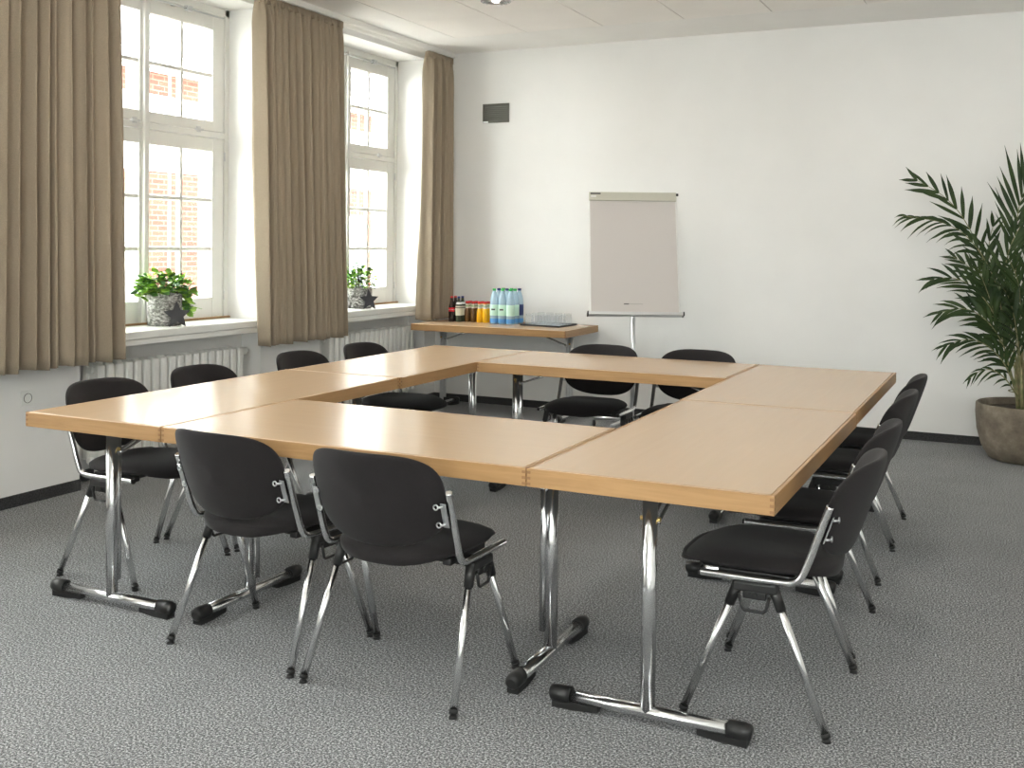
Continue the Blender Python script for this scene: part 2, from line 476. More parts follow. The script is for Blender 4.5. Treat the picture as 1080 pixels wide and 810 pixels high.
def downlight(x, y, label, power):
    t_ = thing('ceiling_downlight', label, 'ceiling light', (x, y, ZC), 0, 'recessed ceiling downlights')
    mesh_obj('trim_ring', MB().lathe([(.128, -.0005), (.128, -.010), (.112, -.014), (.108, -.004), (.108, .004)], n=40), M_rail, t_)
    rf = MB().lathe([(.106, -.018), (.100, .0), (.06, .008), (.02, .010), (.0, .010)], n=48)
    mesh_obj('reflector', rf, M_chrome, t_)
    lv = MB()
    for k in range(16):
        a = 2 * PI * k / 16
        lv.box((-.001, .03, -.0), (.001, .102, .02))
        n8 = 8
        for q in range(1, n8 + 1):
            px, py, pz = lv.v[-q]
            lv.v[-q] = (px * math.cos(a) - py * math.sin(a), px * math.sin(a) + py * math.cos(a), pz - .026)
    mesh_obj('louvre', lv, M_chrome, t_)
    m_ = bpy.data.materials.get('lamp_glow')
    if m_ is None:
        m_ = mat('lamp_glow', (1, 1, 1), .5); b_ = m_.node_tree.nodes['Principled BSDF']
        b_.inputs['Emission Color'].default_value = (1, .9, .76, 1); b_.inputs['Emission Strength'].default_value = 6
    mesh_obj('bulb', MB().lathe([(.0, -.022), (.018, -.018), (.026, -.006), (.026, .006)], n=20), m_, t_)
    L = bpy.data.lights.new('downlight_lamp', 'AREA'); L.shape = 'DISK'; L.size = .16; L.energy = power; L.color = (1, .95, .88)
    lo = bpy.data.objects.new('downlight_lamp', L); COL.objects.link(lo); lo.parent = t_; lo.location = (0, 0, -.035)
    return t_
DL = 0.6
downlight(-2.70, 3.66, 'round chrome downlight cut by the top edge, above the table square', DL)
for (x, y) in ((-.12, 3.66), (-2.70, 1.0), (-.12, 1.0), (-2.70, -1.7), (-.12, -1.7)):  # extra downlights out of view, added as fill light
    downlight(x, y, 'added chrome fill downlight out of view, further along the ceiling', DL)

# ------------------------------------------------------------------ folding tables
def leg_set(root, x, y, along, H, half, inward, postr=.0225, lm=None):
    """T leg: post at (x,y), bar along 'x' or 'y'; inward = unit direction towards table middle"""
    zb = .038
    d = V((1, 0, 0)) if along == 'x' else V((0, 1, 0))
    inn = V(inward); c = V((x, y, 0))
    z1 = H
    p = MB().tube([c + V((0, 0, zb)), c + V((0, 0, z1))], postr, 20)
    p.tube([c + inn * .030 + V((0, 0, zb + .06)), c + inn * .030 + V((0, 0, z1))], .0125, 12)
    lg = mesh_obj('leg', p, lm or M_chrome, root)
    col_ = MB()
    for s_ in (-1, 1):
        col_.tube([c + inn * .005 + d * s_ * .020 + V((0, 0, z1 - .085)), c + inn * .005 + d * s_ * .031 + V((0, 0, z1 - .085))], .007, 10)
    mesh_obj('screw', col_, M_brass, lg)
    bar = MB().tube([c - d * half + V((0, 0, zb)), c + d * half + V((0, 0, zb))], .022, 16, flat=(1.05, .86) if along == 'x' else (1.05, .86))
    fb = mesh_obj('foot_bar', bar, M_chrome, root)
    for s_ in (-1, 1):
        e = c + d * s_ * half
        cp = MB().tube([e - d * s_ * .045 + V((0, 0, zb)), e + V((0, 0, zb)), e + d * s_ * .018 + V((0, 0, zb - .001)), e + d * s_ * .024 + V((0, 0, zb - .002))],
                       [.0262, .0265, .0235, .015], 16)
        side = d.cross(V((0, 0, 1)))
        # glide wedge under the bar
        a0 = e + d * s_ * .012; a1 = e - d * s_ * .055; a2 = e - d * s_ * .135
        w = .019
        pts = []
        for q in (-1, 1):
            pts += [a0 + side * q * w, a1 + side * q * w, a2 + side * q * w * .7 + V((0, 0, .006)), a2 + side * q * w * .7 + V((0, 0, .022)), a1 + side * q * w + V((0, 0, .026)), a0 + side * q * w + V((0, 0, .028))]
        cp.add(pts, [[0, 1, 2, 3, 4, 5], [11, 10, 9, 8, 7, 6]] + [[k, (k + 1) % 6, 6 + (k + 1) % 6, 6 + k] for k in range(6)], False)
        mesh_obj('end_cap', cp, M_black, fb)
    # folding brace
    b0 = c + inn * .03 + d * .03 + V((0, 0, z1 - .10)); b1 = c + inn * .30 + d * .03 + V((0, 0, z1 - .012))
    br = MB()
    for s_ in (-1, 1):
        o_ = d * (s_ * .012 - .03)
        br.tube([b0 + o_ , b0 + o_ + inn * .02, b1 + o_], .0055, 8)
    br.tube([b0 - d * .052, b0 + d * -.008], .006, 8)
    mesh_obj('brace', br, M_chrome, root)

def table(x0, x1, y0, y1, label, legs, half=.288, top=.74, th=.056, group='beech folding tables set in a square'):
    cx, cy = (x0 + x1) / 2, (y0 + y1) / 2
    r = thing('folding_table', label, 'table', (cx, cy, 0), 0, group)
    hx, hy = (x1 - x0) / 2 - .0014, (y1 - y0) / 2 - .0004
    lam = M_lamX if hx > hy else M_lamY
    e = .012
    mesh_obj('tabletop', MB().box((-hx + e, -hy + e, top - .03), (hx - e, hy - e, top), .0015), lam, r)
    ed = MB()
    z0 = top - th
    ed.box((-hx, -hy, z0), (hx, -hy + e - .0008, top - .0006), .0022); ed.box((-hx, hy - e + .0008, z0), (hx, hy, top - .0006), .0022)
    ed.box((-hx, -hy + e, z0), (-hx + e - .0008, hy - e, top - .0006), .0015); ed.box((hx - e + .0008, -hy + e, z0), (hx, hy - e, top - .0006), .0015)
    for sx in (-1, 1):
        for sy in (-1, 1):
            for k in range(3):
                za = z0 + .005 + k * .0175
                xx = sx * hx; yy = sy * hy
                ed.box((xx - sx * .013, yy + sy * .0003, za), (xx - sx * .001, yy - sy * .002, za + .0085), mi=1)
                ed.box((xx + sx * .0003, yy - sy * .013, za + .0087), (xx - sx * .002, yy - sy * .001, za + .0165), mi=1)
    mesh_obj('edge_band', ed, [M_edge, M_joint], r)
    un = MB().box((-hx + .03, -hy + .03, top - .044), (hx - .03, hy - .03, top - .0305)); mesh_obj('underside', un, M_gap, r)
    for (lx, ly, al, inn) in legs:
        leg_set(r, lx - cx, ly - cy, al, top - .044, half, inn, .0225 if group != 'side table' else .017, None if group != 'side table' else M_satin)
    return r
T = 2.90; WR = .747; WL = .697; D = 3.203; YS = 1.62
xa = -T; xb = -T + WL; xc = -WR
table(xa, xb, 0, YS + .015, 'beech table at the left corner of the square, its end facing the camera', [(-2.553, .108, 'x', (0, 1, 0)), (-2.553, 1.50, 'x', (0, -1, 0))])
table(xa + .010, xb + .010, YS + .015, D, 'beech table at the far left corner of the square, nearest the drinks table', [(-2.553, 1.775, 'x', (0, 1, 0)), (-2.553, 3.10, 'x', (0, -1, 0))])
table(xc, 0, 0, YS, 'beech table at the near right corner, closest to the camera', [(-.381, .0845, 'x', (0, 1, 0)), (-.37, 1.52, 'x', (0, -1, 0))])
table(xc - .006, -.006, YS, D, 'beech table at the far right corner of the square, nearest the palm', [(-.37, 1.712, 'x', (0, 1, 0)), (-.39, 3.064, 'x', (0, -1, 0))])
table(xb, xc, 0, .797, 'beech table on the near side with two chair backs in front of it', [(-.828, .392, 'y', (-1, 0, 0)), (-2.122, .402, 'y', (1, 0, 0))])
table(xb + .010, xc - .006, D - .75, D, 'beech table across the far side of the square, in front of the flip chart', [(-.800, 2.71, 'y', (-1, 0, 0)), (-2.10, 2.79, 'y', (1, 0, 0))])
table(-3.985, -2.585, 4.705, 5.415, 'beech side table against the back wall carrying the drinks and glasses',
      [(-3.86, 5.02, 'y', (1, 0, 0)), (-2.665, 5.02, 'y', (-1, 0, 0))], half=.27, group='side table')
bpy.data.objects['folding_table.006'].pop('group', None)

# ------------------------------------------------------------------ chairs
def se(a, n): return math.copysign(abs(math.cos(a)) ** (2 / n), math.cos(a)), math.copysign(abs(math.sin(a)) ** (2 / n), math.sin(a))
def make_chair(label):
    c = thing('stacking_chair', label, 'chair', (0, 0, 0), 0, 'chairs around the table square')
    # seat cushion
    def seat_xy(a, k):
        cx_, sy_ = se(a, 3.0)
        w = .232 if sy_ > 0 else .232 - .030 * (-sy_) ** 1.5
        y = sy_ * (.274 if sy_ > 0 else .218) + .008
        return cx_ * w * k, y * (k if k < 1 else 1) + (0 if k >= 1 else .008 * (1 - k))
    def ztop(x, y, k):
        z = .487 - .030 * k ** 7 - .010 * math.exp(-((y + .07) / .12) ** 2) * math.exp(-(x / .13) ** 2)
        if y > .10: z -= .032 * ((y - .10) / .18) ** 2
        if y < -.12: z += .004
        return z
    def zbot(x, y, k):
        z = .440 - .012 * (1 - (x / .235) ** 2) + .010 * k ** 6
        if y < -.08: z -= .016 * min(1, (-y - .08) / .12) * (1 - (x / .235) ** 2)
        if y > .12: z += .004
        return z
    N = 56; ks = [.0001, .25, .5, .7, .84, .93, .975, 1.0]
    vs = []; fs = []
    for k in ks:
        for i_ in range(N):
            x, y = seat_xy(2 * PI * i_ / N, k); vs.append((x, y, ztop(x, y, k)))
    for k in ks[::-1]:
        kk = k * .985
        for i_ in range(N):
            x, y = seat_xy(2 * PI * i_ / N, kk); vs.append((x, y, zbot(x, y, k)))
    R_ = 2 * len(ks)
    for r_ in range(R_ - 1):
        for i_ in range(N):
            j = (i_ + 1) % N; fs.append([r_ * N + i_, r_ * N + j, (r_ + 1) * N + j, (r_ + 1) * N + i_])
    mesh_obj('seat', MB().add(vs, fs), M_seat, c)
    # backrest
    zc, hz = .638, .152
    def back(a, k, front):
        cx_ = math.cos(a); sz = math.sin(a)
        n = 3.7 if sz > 0 else 2.5
        X = math.copysign(abs(cx_) ** (2 / n), cx_); Zz = math.copysign(abs(sz) ** (2 / n), sz)
        x = X * .238 * k; z = zc + Zz * hz * k
        y = -.140 - (z - .475) * .34 - .082 * (1 - (x / .238) ** 2)
        th = .016 * (1 - k ** 5) ** .5 if k < 1 else 0
        th += .003
        if front: y += th * 1.25 + .004 * math.exp(-((z - .60) / .08) ** 2)
        else: y -= th * .75
        return (x, y, z)
    vs = []; fs = []; ks = [.0001, .3, .55, .75, .88, .95, .985, 1.0]
    for k in ks:
        for i_ in range(N): vs.append(back(2 * PI * i_ / N, k, True))
    for k in ks[::-1]:
        for i_ in range(N): vs.append(back(2 * PI * i_ / N, k, False))
    for r_ in range(R_ - 1):
        for i_ in range(N):
            j = (i_ + 1) % N; fs.append([r_ * N + i_, r_ * N + j, (r_ + 1) * N + j, (r_ + 1) * N + i_])
    mesh_obj('backrest', MB().add(vs, fs), M_shell, c)
    for s in (-1, 1):
        X = s * .250
        path = smoothed([(X, .170, .431), (X, .10, .431), (X, -.070, .431), (X, -.118, .437), (X, -.140, .475), (X, -.172, .570), (X, -.207, .672)], 2)
        fr = mesh_obj('side_frame', MB().tube(path, .0112, 14), M_chrome, c)
        pl = MB().tube([(X, .168, .431), (X, .177, .431)], .0095, 12); mesh_obj('tube_plug', pl, M_black, fr)
        # back bracket with eyelets
        bk = MB()
        xi = s * .236
        bk.box((s * .226 if s > 0 else -.246, -.2035, .558), (.246 if s > 0 else -.226, -.2005, .640), .001, rot=Matrix.Rotation(.327, 3, 'X'))
        for z, dy in ((.570, -.006), (.628, -.026)):
            cyy = -.182 + dy; th0 = []
            for (ri, ro) in ((.0045, .0095),):
                cc = V((s * .219, cyy - .020, z))
                bk.tube([(s * .236, cyy - .006, z), (s * .226, cyy - .018, z)], .004, 8)
                ring = [cc + V((math.cos(a) * .0075, 0, math.sin(a) * .0075)) for a in [2 * PI * q / 12 for q in range(13)]]
                bk.tube(ring, .0024, 6, caps=False)
        mesh_obj('back_bracket', bk, M_steel, c)
        # legs
        for f in (1, -1):
            top = V((s * .243, .005 + f * .050, .417)); ft = V((s * .277, f * .212, .012))
            d = (ft - top).normalized()
            lg = mesh_obj('leg', MB().tube([top + d * .01, ft], .0122, 14), M_chrome, c)
            mesh_obj('sleeve', MB().tube([top - d * .004, top + d * .075], [.0170, .0158], 14), M_black, lg)
            g = MB().tube([ft - d * .012, ft + V((0, 0, .0))], .0142, 14); g.tube([ft + V((0, 0, -.004)), (ft.x, ft.y, .0)], [.010, .0145], 14)
            mesh_obj('rubber_foot', g, M_black, lg)
        # hinge block with linking clip
        bl_ = MB().box((s * .228, -.062, .392), (s * .262, .072, .422), .006)
        bl_.box((s * .236, -.030, .372), (s * .262, .040, .398), .005)
        bl_.tube([(s * .262, .005, .385), (s * .268, .005, .385)], .010, 10)
        ht = mesh_obj('leg_bracket', bl_, M_black, c)
        ck = MB(); X2 = s * .262
        ring = [(X2, -.040, .385), (X2, -.030, .345), (X2, -.022, .338), (X2, .032, .338), (X2, .040, .345), (X2, .050, .385)]
        ck.tube(ring, .0052, 8)
        mesh_obj('link_clip', ck, M_black, ht)
    bm_ = MB()
    for y in (.030, -.018): bm_.box((-.235, y - .010, .398), (.235, y + .010, .418), .003)
    bm_.box((-.20, -.10, .414), (-.17, .13, .436), .003); bm_.box((.17, -.10, .414), (.20, .13, .436), .003)
    mesh_obj('seat_support', bm_, M_black, c)
    return c
R1 = make_chair('nearest charcoal chair on the right side, its whole side frame in view')
R1.location = (-.0975, .486, 0); R1.rotation_euler = (0, 0, PI / 2)      # faces -x
GR = 'chairs around the table square'
for (x, y, rz, lb) in (
    (-.115, 1.130, PI / 2 , 'charcoal chair on the right side, second from the camera'),
    (-.135, 2.045, PI / 2 , 'charcoal chair on the right side, second from the back wall'),
    (-.145, 2.690, PI / 2 , 'charcoal chair on the right side, closest to the back wall and palm'),
    (-1.787, .112, math.radians(-4.5), 'charcoal chair seen from behind, left of the pair on the near side'),
    (-1.187, .075, math.radians(-.8), 'charcoal chair seen from behind, right of the pair on the near side'),
    (-2.820, .560, -PI / 2, 'charcoal chair nearest the camera on the window side, behind the left corner table'),
    (-2.820, 1.180, -PI / 2, 'charcoal chair on the window side, in front of the near radiator'),
    (-2.820, 1.985, -PI / 2, 'charcoal chair on the window side, below the curtain between the windows'),
    (-2.800, 2.600, -PI / 2, 'charcoal chair on the window side, closest to the drinks table'),
    (-1.735, 3.035, PI, 'charcoal chair on the far side, just left of the flip chart pole'),
    (-1.132, 3.040, PI, 'charcoal chair on the far side, right of the flip chart')):
    dup(R1, (x, y, 0), rz, lb, GR)

# ------------------------------------------------------------------ drinks on the side table
ZT_ = .740
def bottle(name, label, cat, loc, prof, mats, bands, cap, group):
    r = thing(name, label, cat, loc, 0, group)
    mesh_obj('body', MB().lathe(prof, n=20), mats, r)
    def rad(z):
        for (r0, z0), (r1, z1) in zip(prof, prof[1:]):
            if z0 <= z <= z1 and z1 > z0: return r0 + (r1 - r0) * (z - z0) / (z1 - z0)
        return prof[-1][0]
    for (z0, z1, mt, nm) in bands:
        q = MB().lathe([(rad(z0 + (z1 - z0) * k / 3) + .0008, z0 + (z1 - z0) * k / 3) for k in range(4)], n=20)
        mesh_obj(nm, q, mt, r)
    z, rr, h, mt = cap
    mesh_obj('cap', MB().lathe([(0, z + h), (rr * .9, z + h), (rr, z + h * .85), (rr, z), (0, z)], n=16), mt, r)
    return r
ph_ = .292
wprof = [(0, 0), (.031, 0), (.0355, .006), (.036, .03), (.035, .06), (.036, .065), (.036, .165), (.0345, .185), (.031, .210), (.025, .240), (.018, .264), (.0145, .274), (.014, .282)]
xs = (-3.395, -3.318, -3.243); rowsy = (5.08, 5.158, 5.236)
wn = {}
place = ['left', 'middle', 'right']; dep = ['front', 'second', 'rear']
for j, y in enumerate(rowsy):
    for i, x in enumerate(xs):
        dark = (j == 1 and i < 2) or (j == 2 and i == 2)
        bottle('water_bottle', 'blue water bottle with a %s cap, %s one in the %s row' % ('navy' if dark else 'green', place[i], dep[j]), 'bottle', (x + .004 * j, y, ZT_),
               wprof, M_pet, [(.07, .162, M_wdark if (j == 2 and i == 2) else M_wlabel, 'label_band'), (.004, .045, M_blue, 'blue_base'),
                              ] + ([(.115, .128, M_print, 'printed_word')] if (i < 2 and j == 0) else []),
               (.278, .0155, .018, M_bluecap if dark else M_greencap), 'water bottles on the drinks table')
# printed words only on a short arc: rebuild as small front patches
for o in [o for o in bpy.data.objects if o.name.startswith('printed_word')]:
    q = MB(); vs = []
    for z in (.115, .128):
        for k in range(6):
            a = -PI / 2 - .15 + .9 * k / 5 - .1
            vs.append((.0375 * math.cos(a), .0375 * math.sin(a), z))
    q.add(vs, [[k, k + 1, 7 + k, 6 + k] for k in range(5)])
    old = o.data; me = bpy.data.meshes.new('printed_word'); me.from_pydata([tuple(v) for v in q.v], [], q.f); me.materials.append(M_print); o.data = me
jprof = [(0, 0), (.021, 0), (.0245, .005), (.0245, .085), (.022, .100), (.0165, .118), (.0150, .125), (.0150, .165)]
for j, y in enumerate((5.145, 5.20)):
    for i, (x, mt, nm) in enumerate(((-3.685, M_brownj, 'brown'), (-3.628, M_brownj, 'brown'), (-3.567, M_yelj, 'yellow'), (-3.513, M_yelj, 'yellow'))):
        bottle('juice_bottle', '%s juice bottle with red cap, %s one of the %s, %s row' % (nm, ('left', 'right')[i % 2], ('brown pair', 'yellow pair')[i // 2], ('front', 'rear')[j]),
               'bottle', (x, y, ZT_), jprof, mt, [(.118, .155, M_cream, 'neck_label'), (.122, .143, M_lgreen, 'leaf_print')],
               (.160, .0175, .018, M_redcap), 'juice bottles on the drinks table')
cprof = [(0, 0), (.024, 0), (.027, .006), (.027, .03), (.0245, .055), (.027, .085), (.027, .115), (.022, .145), (.013, .180), (.0115, .205)]
for j, y in enumerate((5.085, 5.145)):
    bottle('cola_bottle', 'dark bottle with a red label, %s' % ('front one at the left end of the row' if j == 0 else 'rear one at the left end of the row'), 'bottle', (-3.805 + .004 * j, y, ZT_),
           cprof, M_cola, [(.088, .120, M_red, 'label_band'), (.100, .108, M_white, 'script_stroke')], (.204, .0125, .014, M_redcap), 'dark bottles on the drinks table')
    bottle('soft_drink_bottle', 'dark green bottle with cream label, %s, right of the red labelled ones' % ('front one' if j == 0 else 'rear one'), 'bottle', (-3.747 + .004 * j, y + .02, ZT_),
           [(0, 0), (.026, 0), (.029, .006), (.029, .12), (.024, .15), (.0135, .182), (.012, .205)], M_dkgl, [(.055, .135, M_cream, 'label_band'), (.150, .168, M_white, 'neck_label')], (.204, .0125, .014, M_bluecap), 'dark bottles on the drinks table')

tr = thing('serving_tray', 'black serving tray under the drinking glasses', 'tray', (-2.93, 5.165, ZT_), math.radians(-4))
q = MB()
hx, hy = .182, .165
q.box((-hx, -hy, 0), (hx, hy, .005), .002)
for (a, b_) in (((-hx, -hy), (hx, -hy + .008)), ((-hx, hy - .008), (hx, hy)), ((-hx, -hy), (-hx + .008, hy)), ((hx - .008, -hy), (hx, hy))):
    q.box((a[0], a[1], .004), (b_[0], b_[1], .014), .003)
mesh_obj('rim', q, M_tray, tr)
mesh_obj('liner', MB().box((-hx + .009, -hy + .009, .0052), (hx - .009, hy - .009, .0068)), M_traytop, tr)
# tumblers upside down
tum = None
mr = Matrix.Rotation(math.radians(-4), 3, 'Z')
cn = ['left end', 'second from left', 'middle', 'second from right', 'right end']
for r_ in range(3):
    for k in range(4):
        p = V((-2.93, 5.165, ZT_ + .0068)) + mr @ V((-.125 + .083 * k, -.10 + .10 * r_, 0))
        lb = 'upside-down clear drinking glass on the tray, %s of the %s row' % (('left end', 'second from left', 'second from right', 'right end')[k], ('front', 'middle', 'rear')[r_])
        if tum is None:
            tum = mesh_obj('drinking_glass', MB().lathe([(.034, 0), (.0355, .001), (.034, .03), (.030, .088), (.026, .092), (0, .092), (0, .084), (.024, .084), (.0285, .08), (.0325, .03), (.034, 0)], n=24), M_tumbler)
            tag(tum, lb, 'glass', 'drinking glasses on the tray'); tum.location = p
        else: dup(tum, p, 0, lb, 'drinking glasses on the tray')

# ------------------------------------------------------------------ flip chart
yaw = .45
fc = thing('flip_chart', 'grey flip chart on a slim pole in front of the back wall', 'flip chart', (-2.06, 4.80, 0), yaw)
tilt = math.atan2(.30, .95)
Mt = Matrix.Translation((0, -.055, .890)) @ Matrix.Rotation(-tilt, 4, 'X')
def tb(mb):
    mb.v = [tuple(Mt @ V(p)) for p in mb.v]; return mb
W2, Hh = .345, .980
bo = tb(MB().box((-W2, .0, 0), (W2, .016, Hh), .006)); mesh_obj('board', bo, M_white, fc)
pp = tb(MB().box((-W2 + .012, -.008, .012), (W2 - .012, -.001, Hh - .075), .001)); pa = mesh_obj('paper_pad', pp, M_paper, fc)
mk = tb(MB().box((-.085, -.0090, .075), (-.045, -.0083, .082))); mk2 = MB()
mk.v += []
mesh_obj('printed_mark', mk, M_print, pa)
mesh_obj('printed_line', tb(MB().box((-.04, -.0088, .0775), (.06, -.0083, .0795))), M_vent, pa)
hb = mesh_obj('clamp_bar', tb(MB().box((-W2 + .002, -.020, Hh - .072), (W2 - .002, 0, Hh), .006)), M_headbar, fc)
mesh_obj('name_badge', tb(MB().box((-W2 + .015, -.0215, Hh - .022), (-W2 + .095, -.0195, Hh - .010), .001)), M_print, hb)
mesh_obj('sticker', tb(MB().box((-W2 + .018, -.0212, Hh - .046), (-W2 + .060, -.0198, Hh - .030), .0005)), M_white, hb)
mesh_obj('end_knob', tb(MB().tube([(W2 - .006, -.018, Hh - .02), (W2 + .012, -.018, Hh - .02)], .010, 12)), M_black, hb)
tr_ = MB().box((-W2 - .012, -.060, -.018), (W2 + .012, .012, -.010), .003)
tr_.box((-W2 - .012, -.062, -.018), (W2 + .012, -.056, .006), .002)
pt = mesh_obj('pen_tray', tb(tr_), M_steel, fc)
for s in (-1, 1): mesh_obj('tray_end', tb(MB().box((s * (W2 + .010), -.064, -.020), (s * (W2 + .022), .012, .010), .004)), M_black, pt)
mesh_obj('pole', MB().tube([(0, .05, .08), (0, .05, 1.06)], .016, 16), M_steel, fc)
mesh_obj('tilt_bracket', MB().box((-.06, .03, 1.05), (.06, .15, 1.12), .006).tube([(0, .10, 1.10), (0, .25, 1.36)], .012, 10), M_steel, fc)
bs = MB()
for k in range(5):
    a = 2 * PI * k / 5 + .3
    bs.tube([(0, .05, .085), (.30 * math.cos(a), .05 + .30 * math.sin(a), .065)], [.020, .012], 10)
ba = mesh_obj('base', bs, M_steel, fc)
for k in range(5):
    a = 2 * PI * k / 5 + .3; cx_, cy_ = .30 * math.cos(a), .05 + .30 * math.sin(a)
    mesh_obj('caster', MB().lathe([(0, -.012), (.022, -.012), (.025, -.008), (.025, .008), (.022, .012), (0, .012)], (cx_, cy_, .0252), 16, ax=0), M_black, ba)

# pens on the tray
for k, (xx, ln) in enumerate(((-.16, .13), (.07, .12), (.19, .13), (.27, .11))):
    base = fc.matrix_basis if False else None
    p0 = Mt @ V((xx - ln / 2, -.040, -.0012)); p1 = Mt @ V((xx + ln / 2, -.040, -.0012))
    Mw = Matrix.Translation((-2.06, 4.80, 0)) @ Matrix.Rotation(yaw, 4, 'Z')
    a_, b_ = Mw @ p0, Mw @ p1; c_ = (a_ + b_) / 2
    pe = thing('marker_pen', ('grey marker pen at the left on the flip chart tray', 'grey marker pen right of the pole on the flip chart tray',
               'grey marker pen, second from right on the flip chart tray', 'short grey marker pen at the right end of the flip chart tray')[k], 'pen', c_, 0, 'marker pens on the flip chart tray')
    d_ = (b_ - a_)
    mesh_obj('barrel', MB().tube([-d_ * .5, d_ * .15], .0072, 10), M_white, pe)
    mesh_obj('cap', MB().tube([d_ * .15, d_ * .5], .0080, 10), M_vent, pe)

# ------------------------------------------------------------------ palm
PX, PY = .655, 5.02
pot = thing('plant_pot', 'big round brown stoneware planter on the carpet at the right edge', 'plant pot', (PX, PY, 0))
prof = [(0, 0), (.215, 0), (.24, .012), (.285, .09), (.315, .20), (.325, .31), (.322, .372), (.312, .380), (.298, .376), (.294, .34), (.290, .335)]
mesh_obj('body', MB().lathe(prof, n=56), M_pot, pot)
mesh_obj('soil', MB().lathe([(.292, .325), (.2, .335), (.1, .345), (0, .345)], n=32), M_soil, pot)
palm = thing('potted_palm', 'tall green feather palm growing in the brown planter', 'plant', (PX, PY, .345))
def frond(pts, leaf, n, seed, droop=.25, facing=(0, -1, .35), wid=.016, start=.12, side_bias=0):
    rnd = random.Random(seed)
    ctrl = smoothed(pts, 3)
    mb = MB()
    L = [0]
    for a, b_ in zip(ctrl, ctrl[1:]): L.append(L[-1] + (b_ - a).length)
    def at(t_):
        d = t_ * L[-1]
        for k in range(len(L) - 1):
            if L[k + 1] >= d:
                u = (d - L[k]) / max(1e-6, L[k + 1] - L[k]); return ctrl[k].lerp(ctrl[k + 1], u), (ctrl[k + 1] - ctrl[k]).normalized()
        return ctrl[-1], (ctrl[-1] - ctrl[-2]).normalized()
    mb.tube(ctrl, [.0065 - .005 * i_ / (len(ctrl) - 1) for i_ in range(len(ctrl))], 6, mi=1)
    fac = V(facing).normalized()
    for k in range(n):
        t_ = start + (1 - start) * (k + .5) / n
        p, tg = at(t_)
        for s in (-1, 1):
            sd = tg.cross(fac).normalized() * s
            env = math.sin(PI * (.22 + .70 * (t_ - start) / (1 - start))) ** .7
            if side_bias and s * side_bias < 0: env *= .75
            ln = 1.13 * leaf * env * rnd.uniform(.82, 1.1)
            ang = .36 + .42 * (1 - t_) + rnd.uniform(-.12, .12)
            d = (tg * math.cos(ang) + sd * math.sin(ang) + fac * rnd.uniform(-.1, .25)).normalized()
            nrm = d.cross(fac); nrm = nrm.normalized() if nrm.length > .01 else V((1, 0, 0))
            nrm = (nrm + fac * rnd.uniform(-.5, .5)).normalized()
            up = nrm.cross(d).normalized()
            m_ = 7; vs = []
            w0 = 1.1 * wid * rnd.uniform(.8, 1.15) * (ln / leaf) ** .4
            for q in range(m_ + 1):
                u = q / m_
                w = w0 * (math.sin(PI * min(1, (u * .9 + .10))) ** .65) * (1 if u < .5 else (1 - ((u - .5) / .5) ** 2.2))
                w = max(w, .0006)
                pos = p + d * ln * u + V((0, 0, -1)) * droop * ln * u * u * rnd.uniform(.95, 1.05)
                vs += [pos + nrm * w, pos + up * w * .35, pos - nrm * w]
            fs = []
            for q in range(m_):
                for z in (0, 1): fs.append([q * 3 + z, q * 3 + z + 1, q * 3 + z + 4, q * 3 + z + 3])
            mb.add(vs, fs)
    return mb
B = (PX, PY, .35)
